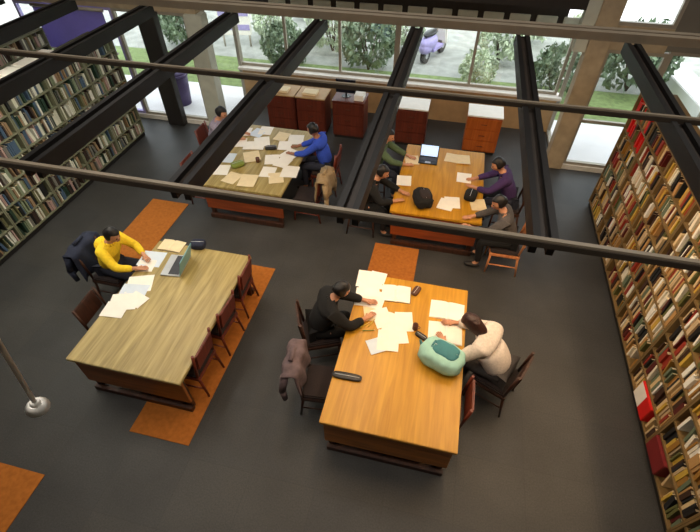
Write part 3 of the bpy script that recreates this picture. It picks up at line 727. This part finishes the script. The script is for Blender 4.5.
MB().box(-.22, .22, .0, .03, .09, .38, 'dark').build('screen_case', t, .005); MB().box(-.2, .2, -.003, .0, .11, .36, 'screen_off').build('screen', t)
o = MB().box(-.1, .1, -.14, .14, 0, .12, 'paper').build('paper_stack', loc=on_cab(-1.93, 9.15), bevel=.003); tag(o, 'white paper stack beside monitor on the dark red cabinet', 'paper stack')
for x, l in ((-3.72, 'pinkish white paper stack on the leftmost cabinet'), (-3.05, 'pinkish white paper stack on the second cabinet from left')):
    o = MB().box(-.16, .16, -.12, .12, 0, .05, 'paper_warm').build('paper_stack', loc=on_cab(x, 9.15), bevel=.003); tag(o, l, 'paper stack')

# ------------------------------------------------------------------ bookcases and books
pal_r = {'cream': (222, 196, 150), 'tan': (188, 146, 92), 'mustard yellow': (204, 170, 70), 'dark brown': (62, 40, 28), 'black': (28, 26, 26), 'brick red': (150, 50, 34), 'maroon': (92, 28, 26), 'ochre': (160, 116, 50), 'olive': (98, 100, 56), 'beige': (200, 176, 140), 'grey green': (104, 118, 96), 'ivory': (240, 232, 214), 'white': (246, 244, 236), 'charcoal': (34, 36, 40)}
pal_l = {'ivory': (214, 214, 196), 'black': (24, 26, 26), 'sage green': (128, 140, 112), 'dark green': (34, 58, 44), 'grey': (118, 116, 108), 'tan': (150, 124, 94), 'dark brown': (56, 42, 36), 'pinkish': (178, 148, 140), 'slate blue': (70, 92, 116), 'olive': (108, 108, 76), 'white': (228, 228, 216)}
bookmat = {}
for side, pal in (('r', pal_r), ('l', pal_l)):
    for n, c in pal.items(): bookmat[side, n] = mat('cover_'+n.replace(' ', '_')+'_'+side, c, .55, var=.08, scale=10)
bookmat['r', 'red'] = M['red']; M['pages'] = mat('page_edges', (226, 208, 172), .85, var=.06, scale=30)
# unit book: spine at +x face, x: depth 1 (0..-1), y thickness 1 centred, z height 1
def unit_book(m, b=None, T=Matrix()):
    own = b is None; b = b or MB()
    def bx(x0, x1, y0, y1, z0, z1, mm):
        i = b.mi(mm); mt = T @ Matrix.Translation(((x0+x1)/2, (y0+y1)/2, (z0+z1)/2)) @ Matrix.Diagonal((x1-x0, y1-y0, z1-z0, 1))
        r = bmesh.ops.create_cube(b.bm, size=1, matrix=mt)
        for f in {f for v in r['verts'] for f in v.link_faces}: f.material_index = i
    bx(-1, 0, -.5, -.40, 0, 1, m); bx(-1, 0, .40, .5, 0, 1, m); bx(-.05, 0, -.40, .40, 0, 1, m); bx(-.96, -.05, -.40, .40, .03, .965, 'pages')
    return b
book_proto = {}
books = []          # (dist, side, bay, row, colour, T params)
ROWZ = [.12+.298*k for k in range(7)]; rown = ['bottom', 'second', 'third', 'fourth', 'fifth', 'sixth', 'top']
def bookcase_run(side, xf, facing, y0, nb, bw, depth, wd, names):
    """facing: -1 shelves open towards -x, +1 towards +x"""
    H = 2.2
    for k in range(nb):
        ya = y0+k*bw; yb = ya+bw-.004
        t = thing('bookcase', names[k], 'bookcase', (xf, ya, 0), group='bookcases along the %s side' % ('right' if side == 'r' else 'left'))
        f = facing
        def X(a, c): return (min(-f*a, -f*c), max(-f*a, -f*c))
        MB().box(*X(.03, depth), 0, bw-.004, 0, .09, 'kick').build('plinth', t)
        for yy in (0, bw-.026): MB().box(*X(0, depth), yy, yy+.022, .09, H, wd).build('side_panel', t)
        MB().box(*X(depth-.02, depth), .022, bw-.026, .09, H, wd).build('back_panel', t)
        MB().box(*X(0, depth), .022, bw-.026, H-.03, H, wd).build('top_panel', t)
        for z in ROWZ: MB().box(*X(.005, depth-.02), .022, bw-.026, z-.025, z, wd).build('shelf', t)
        for r, z in enumerate(ROWZ):
            y = ya+.03; full = yb-.04; gap = random.random()
            pal = list((pal_r if side == 'r' else pal_l).keys())
            run = random.choice(pal)
            while y < full:
                if random.random() < .06: y += random.uniform(.02, .09); continue
                th = random.choice((.022, .028, .034, .042, .055)); h = random.uniform(.17, .262); d = random.uniform(.14, .22)
                if side == 'r' and r == 0 and y+th > 2.42 and y < 2.86: y = 2.87; continue
                if side == 'r' and r == 0 and y+th > 3.07 and y < 3.53: y = 3.54; continue
                if y+th > full: break
                if random.random() < .85: run = random.choice(pal)
                col = run
                if side == 'r' and k == nb-1 and r >= 5 and random.random() < .45: col = 'red'
                lean = random.uniform(.05, .2) if random.random() < .08 else 0
                cx = xf-f*random.uniform(.006, .05)
                books.append([side, k, r, col, cx, y+th/2, z, th*.94, h, d, lean, f]); y += th+h*math.sin(lean)*.9
FBX = 2.87
ordw = ['nearest', 'second', 'third', 'fourth', 'fifth', 'sixth', 'farthest']
bookcase_run('r', FBX, -1, .95, 7, .95, .52, 'shelf_r', ['tan bookcase on the right side, %s %s' % (w, 'the camera' if w == 'nearest' else ('from the camera')) for w in ordw])
bookcase_run('l', -6.76, 1, 3.25, 5, .955, .5, 'shelf_l', ['grey green bookcase on the left side, %s from the camera' % w for w in ['nearest', 'second', 'third', 'fourth', 'farthest']])
bookcase_run('l', -8.3, 1, 4.2, 4, .955, .5, 'shelf_l', ['grey green bookcase in the rear left row, %s from the camera' % w for w in ['nearest', 'second', 'third', 'farthest']])
order = {}
for i, q in enumerate(books):
    u, v = proj((q[4], q[5], q[6]+q[8]/2))
    vis = -5 < u < 705 and -5 < v < 537 and not (q[0] == 'l' and q[4] < -7.5)
    order[i] = (0 if vis else 1, math.dist((q[4], q[5], q[6]), (0, 0, CAMZ)))
rank = sorted(order, key=lambda i: order[i]); single = set(rank[:300])
stuff = MB()
for i, q in enumerate(books):
    side, k, r, col, cx, y, z, th, h, d, lean, f = q
    rz = 0 if f == 1 else PI
    if i in single:
        key = (side, col)
        if key not in book_proto:
            o = unit_book(bookmat[key]).build('book'); book_proto[key] = o
        else: o = book_proto[key].copy(); C.objects.link(o)
        o.location = (cx, y, z+.001); o.scale = (d, th, h); o.rotation_euler = (lean, 0, rz)
        nbr = [books[j][3] if 0 <= j < len(books) and books[j][0] == side and books[j][1] == k and books[j][2] == r else None for j in (i-1, i+1)]
        bay = ordw[k] if side == 'r' else ['nearest', 'second', 'third', 'fourth', 'farthest'][k]
        sd = 'right' if side == 'r' else 'left'
        if None in nbr: lb = '%s book at the end of %s shelf, %s %s bookcase' % (col, rown[r], bay, sd)
        elif nbr[0] == nbr[1]: lb = '%s book between two %s ones, %s shelf, %s %s bookcase' % (col, nbr[0], rown[r], bay, sd)
        else: lb = '%s book between %s and %s, %s shelf, %s %s bookcase' % (col, nbr[0], nbr[1], rown[r], bay, sd)
        tag(o, lb, 'book', 'books on the %s bookcases' % sd)
    else:
        T = Matrix.Translation((cx, y, z+.001)) @ Matrix.Rotation(rz, 4, 'Z') @ Matrix.Rotation(lean, 4, 'X') @ Matrix.Diagonal((d, th, h, 1))
        unit_book(bookmat[side, col], stuff, T)
o = stuff.build('books'); tag(o, 'rows of smaller distant books filling the bookcases on both sides', 'books', kind='stuff')
# red boxes standing proud at the foot of the right bookcases
def redbox(y, z, l, h, m, lb, x=FBX-.13, spine=True):
    t = thing('storage_box', lb, 'box', (x, y, z))
    MB().box(-.06, .10, -l/2, l/2, 0, h, m).build('box_body', t, .006)
    if spine: MB().box(-.063, -.06, -l/2+.18, l/2-.01, h*.04, h*.96, 'paper').build('label_plate', t)
redbox(3.30, .121, .40, .27, 'red', 'bright red box on the bottom shelf of the right bookcases, white front', x=FBX+.04)
redbox(2.64, .121, .36, .25, 'darkred', 'dark red box on right bottom shelf, nearer the camera than the bright red one', x=FBX+.04, spine=False)
for k in range(4):
    o = MB().box(-.16, .16, -.17, .17, 0, .12, 'paper').build('file_box', loc=(-7.02, 5.35+k*.4, 2.201), bevel=.006); tag(o, 'white file box on top of the left bookcases, %s from the camera' % ['nearest', 'second', 'third', 'farthest'][k], 'box', 'file boxes on the left bookcases')
t = thing('roller_blind', 'lavender roller blind half lowered behind the left bookcases', 'blind', (-8.2, FY-.12, 1.5))
MB().box(-.85, .85, -.006, .006, .03, .85, 'lavblind').build('blind_cloth', t); MB().box(-.87, .87, -.02, .02, 0, .035, 'paper').build('bottom_bar', t); MB().tube((-.87, 0, .88), (.87, 0, .88), .035, 'frame').build('roller', t)

# ------------------------------------------------------------------ light
w = bpy.data.worlds.new('sky'); scene.world = w; w.use_nodes = True; nt = w.node_tree
bg = nt.nodes['Background']; sk = nt.nodes.new('ShaderNodeTexSky'); sk.sky_type = 'PREETHAM' if False else 'HOSEK_WILKIE'
sk.turbidity = 8; sk.ground_albedo = .5; sk.sun_direction = (.2, -.5, .8)
hs = nt.nodes.new('ShaderNodeHueSaturation'); hs.inputs['Saturation'].default_value = .18
nt.links.new(sk.outputs[0], hs.inputs['Color']); nt.links.new(hs.outputs[0], bg.inputs[0]); bg.inputs[1].default_value = 17
def area(name, loc, sx, sy, pw, col, rot=(0, 0, 0), spread=PI):
    l = bpy.data.lights.new(name, 'AREA'); l.shape = 'RECTANGLE'; l.size = sx; l.size_y = sy; l.energy = pw; l.color = col; l.spread = spread
    o = bpy.data.objects.new(name, l); C.objects.link(o); o.location = loc; o.rotation_euler = rot; return o
for x in bx:
    warm = x > -2.4
    area('track_lamp', (x, 4.0, GZ-.19), .12, 3.4, 34 if x > -1 else (26 if x < -4 else 15), (1, .70, .40) if warm else (.96, .94, .80))
for x in (-5, -1.5, 2.5):  # unseen fill lights added below the ceiling to brighten the upper sides of the rails
    area('ceiling_fill', (x, 1.0, 6.8), 1.2, 1.2, 60, (1, .9, .78))
    area('ceiling_fill', (x, 5.8, 6.8), 1.2, 1.2, 45, (1, .92, .84))
scene.view_settings.view_transform = 'Standard'; scene.view_settings.look = 'None'; scene.view_settings.gamma = 1
scene.view_settings.exposure = 0.0; scene.view_settings.use_curve_mapping = False
